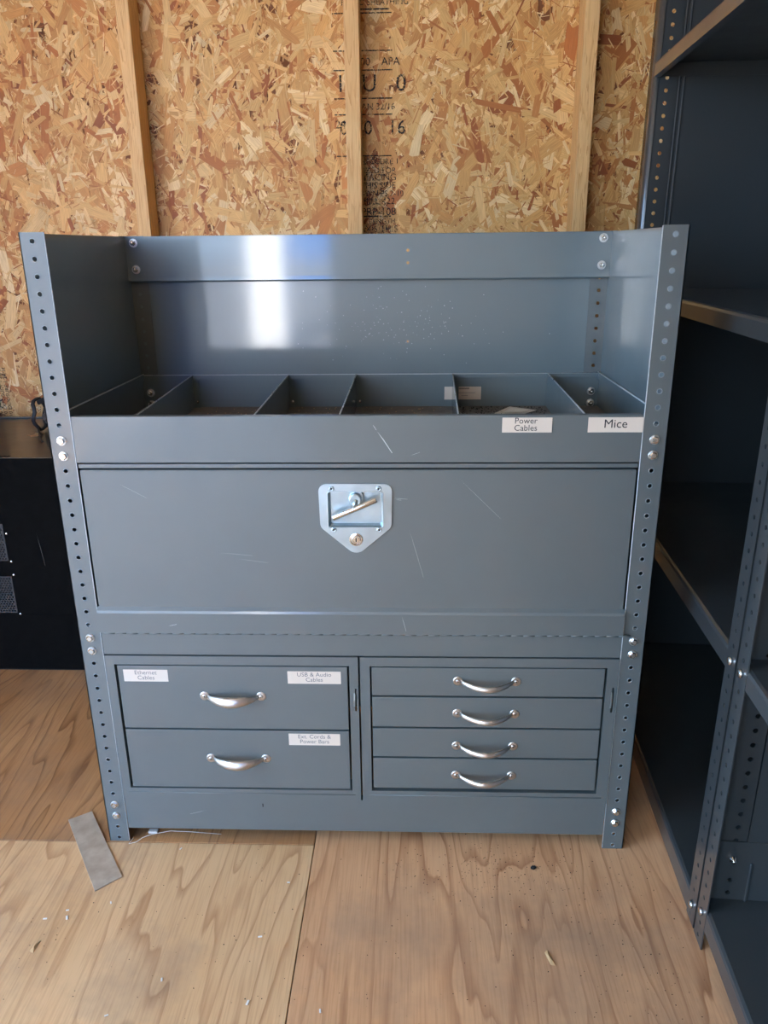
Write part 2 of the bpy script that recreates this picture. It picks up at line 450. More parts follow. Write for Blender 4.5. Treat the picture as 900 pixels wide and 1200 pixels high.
def post(side, back):
    m = MB(); s = side; R = .0036
    y0 = 0 if not back else D
    # front/back flange
    xs = sorted([s*HW, s*(HW-FL)])
    hx = s*(HW-.0193)
    hs = [(hx, z, R) for z in HZ]
    th = .0016 if not back else -.0016
    m.plate(rect(xs[0], xs[1], 0.0, H), hs, lambda u, v, w: (u, y0+w, v), th, 'paint')
    # side flange
    d = 1 if not back else -1
    ys = sorted([y0, y0+d*FL])
    hs = [(y0+d*.0193, z, R) for z in HZ]
    m.plate(rect(ys[0], ys[1], 0.0, H), hs, lambda u, v, w: (s*(HW-w), u, v), .0016, 'paint')
    # raised hole rims on the seen face, their reflection painted in as lighter enamel
    if not back:
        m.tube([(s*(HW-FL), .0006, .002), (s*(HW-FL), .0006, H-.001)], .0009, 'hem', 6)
        for z in HZ: m.lathe([(R-.0002, -.0006), (R, .0004), (R+.0003, .0005), (R+.0006, .0003), (R+.0010, .0)], (hx, -.0001, z), (0, -1, 0), 'rim', 16, True, False)
    return m.build('corner_post', cab)
for s in (-1, 1):
    for b in (False, True): post(s, b)
def side_panel(s):
    m = MB(); x = s*(HW-.0018)
    m.box(min(x, x-s*.0012), max(x, x-s*.0012), .002, D-.002, .012, H-.001, 'gloss')
    return m.build('side_panel', cab)
for s in (-1, 1): side_panel(s)
m = MB()
m.plate(rect(-HW+.003, HW-.031, .012, H-.004), [(.084, .899, .0026), (.084, 1.081, .0032), (.084, 1.057, .0032)], XZ(D+.0001), .001, 'gloss')
m.lathe([(.0024, 0), (.0027, .0004), (.0034, .0004), (.0038, 0)], (.084, D+.0001, .899), (0, -1, 0), 'rim', 14, True, False)
rn = random.Random(5)
for _ in range(150):
    x, z = rn.gauss(.06, .09), rn.gauss(.93, .035)
    if abs(x) < .42 and .85 < z < 1.02:
        q = rn.uniform(.0003, .0009); m.box(x-q, x+q, D-.0007, D-.0005, z-q, z+q, 'scratch')
m.build('back_panel', cab)
# upper back rail: folded channel in front of the back panel
m = MB()
zt = 1.112; yr = .444
m.plate(rect(-HW+.003, HW-.003, 1.0335, zt), [(.084, 1.081, .0032), (.084, 1.057, .0032)], XZ(yr), .0012, 'gloss')
m.strip([(D-.003, 1.0245), (yr+.002, 1.0245), (yr-.001, 1.027), (yr-.0005, 1.034)], -HW+.003, HW-.003, -.0012, 'gloss')
m.box(-HW+.003, HW-.003, yr, D, zt-.0005, zt+.001, 'gloss')
for z in (1.081, 1.057): m.lathe([(.0030, 0), (.0033, .0004), (.0042, .0004), (.0046, 0)], (.084, yr, z), (0, -1, 0), 'rim', 16, True, False)
m.build('back_rail', cab)

def bolt(x, y, z, nrm=(0, -1, 0), r=.0062, nut=False):
    m = MB(); A = Vector(nrm)
    c = Vector((x, y, z))
    if nut:
        m.lathe([(.0085, 0), (.0088, .0006), (.0080, .0016)], c, A, 'washer', 20, False)
        m.lathe([(.0058, .0016), (.0060, .0055), (.0046, .0068)], c, A, 'bolt', 6, False)
        m.lathe([(.0034, .006), (.0033, .0068)], c, A, 'dark', 12); m.lathe([(.0028, .006), (.0028, .0125), (.0018, .0135)], c, A, 'bolt', 12)
    else:
        m.lathe([(.0078, 0), (.0080, .0005), (.0074, .0012)], c, A, 'washer', 20, False)
        m.lathe([(r, .0012), (r+.0002, .0035), (r*.82, .0050)], c, A, 'bolt', 6, False)
        m.lathe([(.0036, .0048), (.0034, .0053)], c, A, 'washer', 12, False)
    return m.build('bolt', cab)
for s in (-1, 1):
    for n_ in (12, 13, 26, 27, 40, 41): bolt(s*(HW-.0193), 0, HZ[n_])
    bolt(s*(HW-.0205), yr, 1.1005, nut=True); bolt(s*(HW-.0205), yr, 1.049, nut=True)
    bolt(s*(HW-.0205), D-.0035, .7935, nut=True); bolt(s*(HW-.0205), D-.0035, .7685, nut=True)
# brackets behind the bolted holes
for s in (-1, 1):
    for n_ in (11, 25, 42):
        m = MB(); xs = sorted([s*(HW-.004), s*(HW-.034)])
        a, b = (HZ[n_+2]-.01, HZ[n_]-.0006) if n_ != 42 else (HZ[42]+.0006, HZ[40]+.01)
        m.box(xs[0], xs[1], .0020, .0032, a, b, 'paint'); m.build('bracket', cab)

# tray
def scr(mb, x0, z0, x1, z1, w, y, mat='scratch'):
    d = Vector((x1-x0, z1-z0)).normalized(); n_ = Vector((-d.y, d.x))*w/2
    mb.add([(x0, y, z0), (x1-n_.x, y, z1-n_.y), (x1, y, z1), (x0+(x1-x0)*.4+n_.x, y, z0+(z1-z0)*.4+n_.y)], [[0, 1, 2, 3]], mat)
ZT, ZF = .8355, .762
tray = MB()
IX = FL and HW-.0400
tray.strip([(.014, ZT-.004), (.014, ZT), (.0, ZT), (.0, .7598), (.012, .7598)], -IX, IX, -.0012, 'paint')
tray.box(-HW+.0035, HW-.0035, .004, D-.003, ZF-.0012, ZF, 'dust')
tray.strip([(D-.0065, ZT-.0125), (D-.0065, ZT-.004), (D-.003, ZT-.004), (D-.003, ZF)], -HW+.004, HW-.004, -.001, 'gloss')
for s in (-1, 1):
    xa = s*(HW-.0045)
    tray.strip([(xa-s*.0045, ZT-.016), (xa-s*.0045, ZT-.002), (xa, ZT-.002), (xa, ZF)], .006, D-.004, s*.001, 'gloss', 'y')
for a in [(.037, .811, .061, .776, .0022), (.030, .822, .036, .813, .001), (.09, .771, .105, .777, .0006)]: scr(tray, *a, -.0015)
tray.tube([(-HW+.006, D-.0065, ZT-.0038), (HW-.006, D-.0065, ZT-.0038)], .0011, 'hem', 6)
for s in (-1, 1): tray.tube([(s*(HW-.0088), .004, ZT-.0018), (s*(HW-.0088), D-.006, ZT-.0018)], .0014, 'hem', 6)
tr = tray.build('tray', cab)
for xb, xf_ in [(-.379, -.357), (-.172, -.164), (-.027, -.025), (.178, .166), (.379, .368)]:
    m = MB(); L_ = D-.008; zt_ = ZT-.004
    def fn(u, v, w, xb=xb, xf_=xf_): return (xf_+(xb-xf_)*(u/L_)+w, .003+u, v)
    m.plate([(0, ZF), (L_, ZF), (L_, zt_-.004), (L_-.004, zt_), (.012, zt_), (0, zt_-.006)], [], fn, .0012, 'gloss')
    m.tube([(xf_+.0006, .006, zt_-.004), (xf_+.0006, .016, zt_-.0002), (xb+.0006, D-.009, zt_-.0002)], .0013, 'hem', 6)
    m.box(xb, xb+.014, D-.0085, D-.0075, ZF, zt_-.012, 'gloss'); m.box(xf_, xf_+.012, .0135, .0145, ZF, zt_-.015, 'gloss')
    m.lathe([(.0035, 0), (.003, .0016), (.001, .0022)], (xb+.008, D-.0086, ZF+.012), (0, -1, 0), 'bolt', 12)
    m.build('divider', cab)
# barcode sticker on the tray's back wall
m = MB(); m.box(.162, .240, D-.0045, D-.0042, .7765, .804, 'label', .0001, 1)
for k in range(14):
    x = .193+k*.0016; m.box(x, x+.0009, D-.0047, D-.0045, .7985, .8018, 'print')
m.box(.186, .228, D-.0047, D-.0045, .7905, .7912, 'greyprint'); m.box(.198, .212, D-.0047, D-.0045, .7845, .7852, 'greyprint')
tag(m.build('barcode_sticker', tr), 'small white sticker with a printed barcode')

# frame strips and flap door
m = MB(); m.strip([(.014, .7572), (.0, .7572), (.0, .7508), (.014, .7508)], -IX+.0015, IX-.0015, -.0012, 'paint'); m.build('top_rail', cab)
door = MB()
door.strip([(.012, .7475), (.0004, .7475), (-.0008, .7462), (-.0008, .7450)], -.4495, .4495, -.0014, 'paint')
door.plate(rect(-.4495, .4495, .502, .7452), [rect(-.0445, .0445, .6515, .7105), (0, .6285, .010)], XZ(-.0008), .0014, 'paint')
door.strip([(-.0008, .5025), (-.0055, .4965), (-.0068, .492), (-.0068, .4545)], -.4530, .4530, -.0014, 'paint')
for s in (-1, 1): door.box(s*.4495-.0007, s*.4495+.0007, -.0006, .012, .505, .7465, 'paint')
for a in [(.088, .645, .112, .560, .0005), (.062, .6995, .085, .698, .0006), (.066, .697, .075, .6965, .0006), (.168, .733, .238, .664, .0004), (-.39, .725, -.345, .7, .0003),
          (-.23, .603, -.175, .598, .0003), (-.20, .592, -.15, .585, .0003)]: scr(door, *a, -.00105)
scr(door, .075, .490, .083, .461, .0007, -.0071); scr(door, -.33, .468, -.315, .472, .001, -.0071)
dr = door.build('flap_door', cab)
hg = MB(); k = 0; x = -.447
while x < .447:
    hg.tube([(x+.0006, -.0040, .4530), (x+.0194, -.0040, .4530)], .0018 if k % 2 else .0021, 'paint', 8); x += .0203; k += 1
hg.build('piano_hinge', cab)
m = MB(); m.strip([(.0, .4515), (.0, .4090), (.014, .4090)], -.4530, .4530, -.0012, 'paint'); m.build('middle_rail', cab)
m = MB(); m.strip([(.014, .1035), (.0, .1035), (.0, .0315), (.014, .0315)], -.4530, .4530, -.0014, 'paint')
for a in [(.0-.30, .075, -.33, .066, .0006)]: scr(m, *a, -.0003)
m.box(-.19, -.188, -.0004, 0, .085, .092, 'dark')
m.build('toe_panel', cab)

# latch
lt = MB(); Zl = lambda y: .724-(y-567)*(.119/80)   # helper of the drawing: height on the face
def arc(cx, cz, r, a0, a1, n_=6): return [(cx+r*math.cos(math.radians(a0+(a1-a0)*i/n_)), cz+r*math.sin(math.radians(a0+(a1-a0)*i/n_))) for i in range(n_+1)]
out = arc(0, .6235, .0185, 235, 305, 6)+arc(.044, .657, .015, 305, 360, 4)+arc(.047, .7115, .013, 0, 90, 5)+arc(-.047, .7115, .013, 90, 180, 5)+arc(-.044, .657, .015, 180, 235, 4)
rec = arc(.041, .654, .004, 270, 360, 3)+arc(.041, .707, .004, 0, 90, 3)+arc(-.041, .707, .004, 90, 180, 3)+arc(-.041, .654, .004, 180, 270, 3)
YL = -.0035
lt.plate(out, [rec, (0, .6285, .0115)], XZ(YL), .0022, 'zinc', 24)
# recessed pan with sloped walls
n_ = len(rec); inner = [(x*.93, .6805+(z-.6805)*.90) for x, z in rec]
vs = [(x, YL, z) for x, z in rec]+[(x, YL+.013, z) for x, z in inner]
lt.add(vs, [[i, (i+1) % n_, (i+1) % n_+n_, i+n_] for i in range(n_)]+[[i+n_ for i in range(n_)]], 'zinc')
lt.tube([(x*1.012, YL+.0003, .6805+(z-.6805)*1.015) for x, z in rec+rec[:1]], .0011, 'zinc', 6, False)
for x, z in [(-.0385, .7165), (.0385, .7165), (-.0365, .6455), (.0385, .6455)]:
    lt.lathe([(.0046, 0), (.0043, .0012), (.0028, .0018), (.0022, .0012)], (x, YL, z), (0, -1, 0), 'zinc', 14)
    lt.lathe([(.0016, .0015), (.0014, .0019)], (x, YL, z), (0, -1, 0), 'dark', 6)
lp = lt.build('latch_plate', dr)
m = MB(); m.lathe([(.0125, .010), (.0125, 0), (.0118, -.0006)][::-1], (0.0, YL+.012, .7015), (0, -1, 0), 'zinc', 22, False)
m.lathe([(.0115, 0), (.0105, .012), (.0085, .0135)], (0.0, YL+.008, .6985), (0, -1, 0), 'zinc', 20, False)
m.tube([(.002, YL-.001, .6985), (-.003, YL-.004, .6855)], .0052, 'zinc', 10)
m.tube([(-.0372, YL-.004, .6675), (-.036, YL-.004, .6680), (.034, YL-.004, .6985), (.0352, YL-.004, .6990)], [.0042, .0050, .0050, .0042], 'bolt', 14)
m.build('turn_handle', dr)
m = MB(); m.lathe([(.0112, .0), (.0112, .0032), (.0098, .0036), (.0092, .0008), (.0084, .0008)], (0, YL+.002, .6285), (0, -1, 0), 'bolt', 24, False)
m.lathe([(.0078, .0), (.0076, .0036), (.0068, .0040), (.0060, .0040), (.0056, .0032), (.0046, .0032), (.0044, .0040)], (0, YL+.002, .6285), (0, -1, 0), 'bolt', 22, False)
m.box(-.0008, .0008, YL-.0024, YL-.0018, .6250, .6320, 'dark')
m.build('key_lock', dr)

# drawer frames with openings
def frame(x0, x1, ox0, ox1, slot):
    m = MB(); z0, z1 = .1045, .4070; oz0, oz1 = .1265, .3895
    sx, sz0, sz1 = slot
    hs = [rect(ox0, ox1, oz0, oz1), rect(sx-.0016, sx+.0016, sz0, sz1)]
    m.plate(rect(x0, x1, z0, z1), hs, XZ(-.0022), .0014, 'paint')
    m.box(x0, x0+.0012, -.002, .012, z0, z1, 'paint'); m.box(x1-.0012, x1, -.002, .012, z0, z1, 'paint'); m.box(x0, x1, -.002, .012, z1-.0012, z1, 'paint')
    # inward return flanges round the opening
    for a, b, c, d in ((ox0-.0012, ox0, oz0, oz1), (ox1, ox1+.0012, oz0, oz1), (ox0, ox1, oz0-.0012, oz0), (ox0, ox1, oz1, oz1+.0012)): m.box(a, b, -.001, .03, c, d, 'paint')
    m.tube([(x0+.010, -.0024, z0+.0125), (x1-.010, -.0024, z0+.0125)], .0006, 'paint', 6)
    f_ = m.build('drawer_frame', cab)
    t = MB(); t.strip([(.004, sz1-.004), (-.0035, sz1-.010), (-.0050, (sz0+sz1)/2), (-.0035, sz0+.010), (.004, sz0+.006)], sx-.0034, sx-.0010, -.0006, 'zinc')
    tag(t.build('catch', f_), 'small bent metal catch')
    return f_
frame(-.4525, -.0022, -.4370, -.0180, (-.0075, .298, .344))
frame(.0012, .4530, .0185, .4335, (.4465, .300, .350))

def handle(x, z, parent, span, rise, r0, r1, drop):
    m = MB(); P = []; R = []
    N = 22
    for i in range(N+1):
        t = i/N; u = -span/2+span*t; k = math.sin(PI*t)
        P.append((x+u*.94, -.0030-rise*k**.75, z-drop*k)); R.append(r0+(r1-r0)*k)
    m.tube(P, R, 'nickel', 12, True, .45, up=(0, .35, 1))
    for s in (-1, 1):
        c = (x+s*(span/2+.002), -.0012, z)
        m.lathe([(.0086, -.0006), (.0088, .0010), (.0074, .0020), (.0052, .0022)], c, (0, -1, 0), 'nickel', 20, False)
        m.lathe([(.0042, .0020), (.0036, .0036), (.0018, .0038)], c, (0, -1, 0), 'nickel', 14); m.lathe([(.0014, .0036), (.0013, .0040)], c, (0, -1, 0), 'dark', 6)
    return m.build('pull_handle', parent)
def sticker(parent, x0, x1, z0, z1, txt, size, tm, y=-.0014, sp=.9, rot=0, dx=0):
    m = MB(); m.box(x0, x1, y-.0004, y, z0, z1, 'label', .0001, 1, Matrix.Translation(((x0+x1)/2, 0, (z0+z1)/2)) @ Matrix.Rotation(rot, 4, 'Y') @ Matrix.Translation((-(x0+x1)/2, 0, -(z0+z1)/2)))
    xf = Matrix.Translation(((x0+x1)/2+dx, y-.0005, (z0+z1)/2+size*.06)) @ Matrix.Rotation(rot, 4, 'Y') @ Matrix.Rotation(PI/2, 4, 'X')
    m.text(txt, size, xf, tm, .00005, linesp=sp)
    return tag(m.build('paper_label', parent), 'white label reading ' + txt.replace('\n', ' '))
def drawer(x0, x1, z0, z1, y=-.0016):
    m = MB(); m.box(x0, x1, y, y+.016, z0, z1, 'paint', .0011, 2)
    m.box(x0+.012, x0+.0135, .014, .40, z0+.006, z1-.012, 'paint'); m.box(x1-.0135, x1-.012, .014, .40, z0+.006, z1-.012, 'paint')
    m.box(x0+.012, x1-.012, .399, .40, z0+.006, z1-.012, 'paint'); m.box(x0+.012, x1-.012, .014, .40, z0+.004, z0+.006, 'paint')
    return m.build('drawer', cab)
d1 = drawer(-.4325, -.0215, .2580, .3868); d2 = drawer(-.4325, -.0215, .1292, .2545)
handle(-.2285, .3265, d1, .098, .020, .0035, .0098, .001); handle(-.2275, .1945, d2, .098, .020, .0035, .0092, .001)
sticker(d1, -.4225, -.3425, .355, .379, 'Ethernet\nCables', .0115, 'greyprint'); sticker(d1, -.1280, -.0330, .3530, .3780, 'USB & Audio\nCables', .0115, 'greyprint')
sticker(d2, -.1320, -.0380, .2245, .2490, 'Ext. Cords &\nPower Bars', .0115, 'greyprint')
for a in [(-.24, .298, -.233, .303, .0012), (-.33, .30, -.29, .298, .0005), (-.17, .155, -.168, .162, .0008)]:
    pass
for (z0, z1), hz in zip([(.3308, .3868), (.2660, .3272), (.2022, .2624), (.1330, .1986)], (.3615, .2955, .2275, .1640)):
    d_ = drawer(.0218, .4298, z0, z1)
    handle(.2250, hz, d_, .098, .024, .0034, .0052, .003)
for x0, x1, t, s_ in [(.2340, .3120, 'Power\nCables', .0135), (.3680, .4535, 'Mice', .0195)]:
    sticker(tr, x0, x1, .8085, .8325, t, s_, 'print', y=-.0014, sp=.85, dx=(-.002 if t != 'Mice' else 0))

# things in the tray
m = MB()
m.add([(.262, .375, 0), (.300, .438, .0012), (.352, .405, .0), (.313, .352, .0015), (.262, .375, .0006), (.300, .438, .0018), (.352, .405, .0006), (.313, .352, .0021)],
      [[0, 1, 2, 3], [7, 6, 5, 4], [0, 4, 5, 1], [1, 5, 6, 2], [2, 6, 7, 3], [3, 7, 4, 0]], 'label')
m.add([(.278, .372, .002), (.300, .412, .0045), (.335, .396, .003), (.312, .362, .0048)], [[0, 1, 2, 3]], 'white')
card = m.build('loose_card'); card.location = (0, 0, ZF+.0002)
tag(card, 'small curled white paper card lying in the tray behind the Power Cables label', 'card')
def crumbs(name, n_, fx, fz, zb, s0, s1, mat, seed):
    r = random.Random(seed); m = MB()
    for _ in range(n_):
        x, y = fx(r); q = r.uniform(s0, s1); a = r.uniform(0, PI); b = r.uniform(.4, 1)
        ca, sa = math.cos(a), math.sin(a)
        base = [(q, 0), (0, q*b), (-q, 0), (0, -q*b)]
        P = [(x+u*ca-v*sa, y+u*sa+v*ca, zb) for u, v in base]+[(x, y, zb+q*.9)]
        m.add(P, [[0, 1, 4], [1, 2, 4], [2, 3, 4], [3, 0, 4], [3, 2, 1, 0]], mat)
    return m.build(name)
o = crumbs('droppings', 700, lambda r: (r.uniform(.185, .37), r.uniform(.25, D-.012)), None, ZF, .0008, .0024, 'crumb', 2)
tag(o, 'dark gritty crumbs covering the tray floor in the fourth compartment', 'grit', kind='stuff')
o = crumbs('tray_dust', 260, lambda r: (r.choice([r.uniform(-.345, -.185), r.uniform(-.155, -.04), r.uniform(-.012, .155)]), r.uniform(.15, D-.012)), None, ZF, .0005, .0018, 'kraft', 4)
tag(o, 'pale dust and wood bits on the tray floor in the left compartments', 'dust', kind='stuff')

# ================================================================ black equipment cabinet on the left
bx = empty('equipment_cabinet', (-1.02, .88, 0), 'low black steel equipment cabinet with mesh vents, standing left behind the drawers', 'cabinet')
def loc(m, name, p=bx): 
    o = m.build(name, None); o.parent = p; o.matrix_parent_inverse = Matrix.Translation(-p.location); return o
bm_ = MB(); X0, X1, Y0, Y1, ZB, ZTm = -1.50, -.545, .639, 1.126, 0.0, .600
M['grille'] = simple('black_mesh_grille', (34, 33, 32), .6)
vents = [(-1.075, -.957, .174, .279), (-1.075, -.957, .323, .425)]
bm_.plate(rect(X0, X1, ZB+.004, ZTm-.001), [rect(a+.003, b-.003, c+.003, d-.003) for a, b, c, d in vents], XZ(Y0), .0015, 'blackfront')
for a, b, c, d in vents:
    hs = []; r_ = 0; z = c+.006
    while z < d-.004:
        x = b-.006-(r_ % 2)*.0038
        while x > a+.004: hs.append((x, z, .0028)); x -= .0076
        z += .0066; r_ += 1
    m = MB(); m.plate(rect(a, b, c, d), hs, XZ(Y0-.0012), .0010, 'grille', 6); loc(m, 'vent_grille')
sl = [[(-1.49+k*.0125, Y0+.008), (-1.483+k*.0125, Y0+.008), (-1.476+k*.0125, Y0+.022), (-1.483+k*.0125, Y0+.022)] for k in range(46)]
bm_.plate(rect(X0, X1, Y0, Y1), sl, lambda u, v, w: (u, v, ZTm-w), .0015, 'black')
bm_.box(X0, X0+.0015, Y0+.002, Y1, ZB, ZTm-.002, 'black'); bm_.box(X1-.0015, X1, Y0+.002, Y1, ZB, ZTm-.002, 'black')
bm_.box(X0, X1, Y1-.0015, Y1, ZB, ZTm-.002, 'black'); bm_.box(X0, X1, Y0+.002, Y1, ZB, ZB+.003, 'black'); bm_.box(X0, X1, Y1-.012, Y1, ZTm, ZTm+.004, 'black', .001)
bm_.tube([(X0, Y0-.0005, .2), (X0, Y0-.0005, .201)], .001, 'black', 4)
loc(bm_, 'case')
m = MB(); m.box(X0+.02, X1-.02, Y0-.0008, Y0, .168, .1692, 'blackfront'); scr(m, -.872, .40, -.862, .31, .0012, Y0-.0009, 'dust'); loc(m, 'front_seam')
for x, z in [(-.951, .398), (-.951, .321), (-.951, .283), (-.951, .170)]:
    m = MB(); m.lathe([(.0036, 0), (.0034, .0012), (.0015, .002)], (x, Y0, z), (0, -1, 0), 'bolt', 12); loc(m, 'screw')

# bag of black webbing lying on it
bg = empty('mesh_pouch', (-.893, .94, .6005), 'crumpled black mesh pouch with a strap, lying on the black equipment cabinet', 'pouch')
m = MB(); rr = random.Random(8)
NU, NV = 20, 12; vs = []; fs = []
for j in range(NV+1):
    ph = PI*j/NV
    for i in range(NU):
        th = 2*PI*i/NU
        k = 1+.13*math.sin(3*th+j)+.1*rr.uniform(-1, 1)
        vs.append((.058*math.sin(ph)*math.cos(th)*k, .045*math.sin(ph)*math.sin(th)*k, max(.0005, .047-.047*math.cos(ph)*(1+.08*math.sin(5*th)))))
for j in range(NV):
    for i in range(NU): i2 = (i+1) % NU; fs.append([j*NU+i, j*NU+i2, (j+1)*NU+i2, (j+1)*NU+i])
nn = NT('crinkled_net'); fq = nn.noise(nn.coords(), 90, 4, .7)
nn.link(nn.ramp(fq, [(.42, s2l((20, 20, 22))), (.6, s2l((120, 112, 108)))]), nn.b.inputs['Base Color']); nn.set(Roughness=.4); nn.bump(fq, .8, .004)
m.add(vs, fs, nn.m, True); m.build('net_body', bg)
m = MB()
m.tube([(-.066+.004*math.sin(t*5), -.01+.035*math.cos(t), .05+.046*math.sin(t)) for t in [i*2*PI/24 for i in range(25)]], .006, 'blackmat', 8, True, .5)
m.tube([(-.060, -.02, .085), (-.03, -.035, .098), (.01, -.03, .1), (.05, -.01, .088)], .007, 'blackmat', 8, True, .5)
m.tube([(-.062, -.035, .02), (-.055, -.05, .006), (-.04, -.075, .004), (-.02, -.12, .004), (.0, -.15, .004)], .0025, 'blackmat', 8)
m.build('strap', bg)

# ================================================================ tall shelving on the right
def L_post(mb, x, y, dx, dy, h, mat='shelf', z0=0.0, holes=True, wide=None):
    """angle post whose corner is at x,y and whose flanges run dx*FL and dy*FL"""
    F_ = .038
    N = int((h-.01)/PITCH); R = .0036
    hz = [z0+.0127+k*PITCH for k in range(N)] if holes else []
    wx, hx_, hr = wide or (F_, .019, R)
    mb.perf(*sorted([x, x+dx*wx]), z0, z0+h, x+dx*hx_, hz, hr, lambda u, v, w: (u, y+dy*w, v), .0018, mat)
    mb.perf(*sorted([y, y+dy*F_]), z0, z0+h, y+dy*.019, hz, R, lambda u, v, w: (x+dx*w, u, v), .0018, mat)
def round_post(mb, x, y, h):
    """post with a rolled front corner; the perforated face looks towards -y"""
    hz = [.0127+k*PITCH for k in range(int((h-.01)/PITCH))]
    mb.perf(x+.014, x+.052, 0, h, x+.030, hz, .0043, lambda u, v, w: (u, y+w, v), .0018, 'shelf')
    N = 8; A = [(x+.014-.014*math.sin(i/N*PI/2), y+.014-.014*math.cos(i/N*PI/2)) for i in range(N+1)]+[(x, y+.045)]
    B = [(a+(x+.014-a)*.12 if i <= N else a+.0018, b+(y+.014-b)*.12 if i <= N else b) for i, (a, b) in enumerate(A)]
    n_ = len(A); vs = [(a, b, z) for z in (0, h) for a, b in A+B[::-1]]; m_ = 2*n_
    fs = [[i, (i+1) % m_, (i+1) % m_+m_, i+m_] for i in range(m_)]
    for i in range(n_-1):
        q = [i, i+1, m_-2-i, m_-1-i]; fs += [q[::-1], [k+m_ for k in q]]
    mb.add(vs, fs, 'shelf', True)
def shelving(root, y0, y1, depth, h, shelves, lower_panel, end_far=True):
    for x, dx in ((0, 1), (depth, -1)):
        for y, dy in ((y0, 1), (y1, -1)):
            m = MB()
            if end_far and dy < 0 and dx > 0: round_post(m, x, y1-.046, h)
            else: L_post(m, x, y, dx, dy, h, wide=(.058, .0415, .0041) if lower_panel and dy < 0 and dx > 0 else None)
            m.build('corner_post', root)
    for z, lip in shelves:
        m = MB(); a, b = y0+.003, (y1-.047 if end_far else y1-.003)
        r = .005
        # folded front lip with rounded top edge, flat top, back lip
        prof = [(.014, z-lip), (.002, z-lip), (.002, z-r), (.0035, z-.0015), (.007, z), (depth-.007, z), (depth-.002, z-r), (depth-.002, z-lip), (depth-.014, z-lip)]
        m.strip(prof, a, b, -.0014, 'shelf', 'y')
        m.box(.003, depth-.003, a, a+.0014, z-lip, z-.002, 'shelf'); m.box(.003, depth-.003, b-.0014, b, z-lip, z-.002, 'shelf')
        m.build('shelf', root)
        for y, s in ((y0+.019, 1),) + (() if end_far else ((y1-.019, -1),)):
            q = MB(); q.lathe([(.0065, .0), (.0065, .003), (.004, .0045)], (-.0002, y, z-.013), (-1, 0, 0), 'bolt', 12); q.build('bolt', root)
    m = MB(); m.box(depth-.0035, depth-.002, y0+.002, y1-.002, .01, h-.005, 'shelf'); m.build('back_panel', root)
    if end_far:
        m = MB(); m.box(.0505, depth-.004, y1-.0435, y1-.042, .01, h-.005, 'shelf')
        for xx in (.056, .066): m.box(xx, xx+.004, y1-.0465, y1-.0435, .012, h-.006, 'shelf', .001, 1)
        m.build('end_panel', root)
    if lower_panel:
        m = MB()
        m.plate(rect(.004, depth-.004, .012, .190), [(.0415, .0127+PITCH*k, .0041) for k in range(0, 5)], lambda u, v, w: (u, y1-.0032-w, v), .0012, 'shelf', 12)
        m.box(.068, .072, y1-.0075, y1-.0042, .03, .150, 'shelf', .001, 1)
        m.box(.060, depth-.004, y1-.0032, y1-.0012, .190, h-.02, 'shelf'); m.build('end_panel', root)
        q = MB(); q.lathe([(.006, .0), (.006, .003), (.003, .0045), (.003, .009)], (.040, y1-.0046, .157), (0, -1, 0), 'bolt', 8); q.build('bolt', root)
rotz = -math.atan(.05); LEAN = math.radians(.55)
ua = empty('shelving_unit', (.5665, 0, 0), 'tall dark grey steel shelving unit against the back wall, right of the drawer cabinet', 'shelf unit', (0, LEAN, rotz))
ua.location = (.5765-.0035, 0, 0)
shelving(ua, -.1815, .7900, .45, 2.15, [(.045, .040), (.509, .033), (.988, .029), (1.466, .029), (1.95, .029)], False)
ub = empty('shelving_unit', (.5730, 0, 0), 'near dark grey steel shelving unit cut off by the right edge of the photo', 'shelf unit', (0, LEAN, rotz))
shelving(ub, -1.14, -.1865, .45, 2.15, [(.074, .034), (.513, .029), (.99, .029), (1.466, .029), (1.95, .029)], True, False)

# ================================================================ small things on the floor
m = MB()
P = [(-.598, .050), (-.437, -.092), (-.474, -.130), (-.560, .081)]
P = [(-.598, .053), (-.560, .079), (-.437, -.092), (-.474, -.127)]
v0 = [(x, y, .0004) for x, y in P]; v1 = [(x, y, .0026) for x, y in P]
m.add(v0+v1, [[0, 1, 2, 3], [7, 6, 5, 4], [0, 4, 5, 1], [1, 5, 6, 2], [2, 6, 7, 3], [3, 7, 4, 0]], 'veneer')
tag(m.build('veneer_strip', loc=(-.52, -.02, 0)), 'flat grey-beige veneer strip lying on the plywood by the left foot of the cabinet', 'strip')
chips = [(-.349, -.019), (-.436, -.151), (-.045, -.347), (-.16, -.216), (-.537, -.188), (-.506, -.169), (-.157, -.336), (-.365, -.362), (-.50, -.185), (-.30, -.30), (-.13, -.098), (.03, -.375)]
cm = None
for i, (x, y) in enumerate(chips):
    if cm is None:
        m = MB(); m.box(-.0040, .0040, -.0017, .0017, 0, .0012, 'white', .0004, 1); c0 = m.build('plastic_chip'); cm = c0.data; c = c0
    else:
        c = c0.copy(); COL.objects.link(c)
    c.location = (x, y, .0002); c.rotation_euler = (0, 0, random.uniform(0, PI)); q = random.uniform(.6, 1.15); c.scale = (q, q, 1)
    tag(c, 'tiny white plastic chip lying on the open plywood floor', 'chip', 'white chips on the floor')
m = MB(); m.box(-.009, .009, -.005, .005, 0, .0045, 'white', .002, 2); o = m.build('paper_scrap'); o.location = (-.416, .025, .0002)
tag(o, 'white scrap lying under the cabinet beside its left foot', 'scrap')
m = MB(); m.tube([(-.450, .01, .002), (-.448, .0, .006), (-.452, -.012, .004), (-.44, -.006, .003), (-.43, .004, .005), (-.415, .012, .006), (-.38, .02, .008), (-.34, .024, .003), (-.28, .02, .002)], .0006, 'white', 5)
o = m.build('thread', loc=(-.44, 0, 0)); tag(o, 'pale loose thread curling out from under the left end of the cabinet', 'thread')
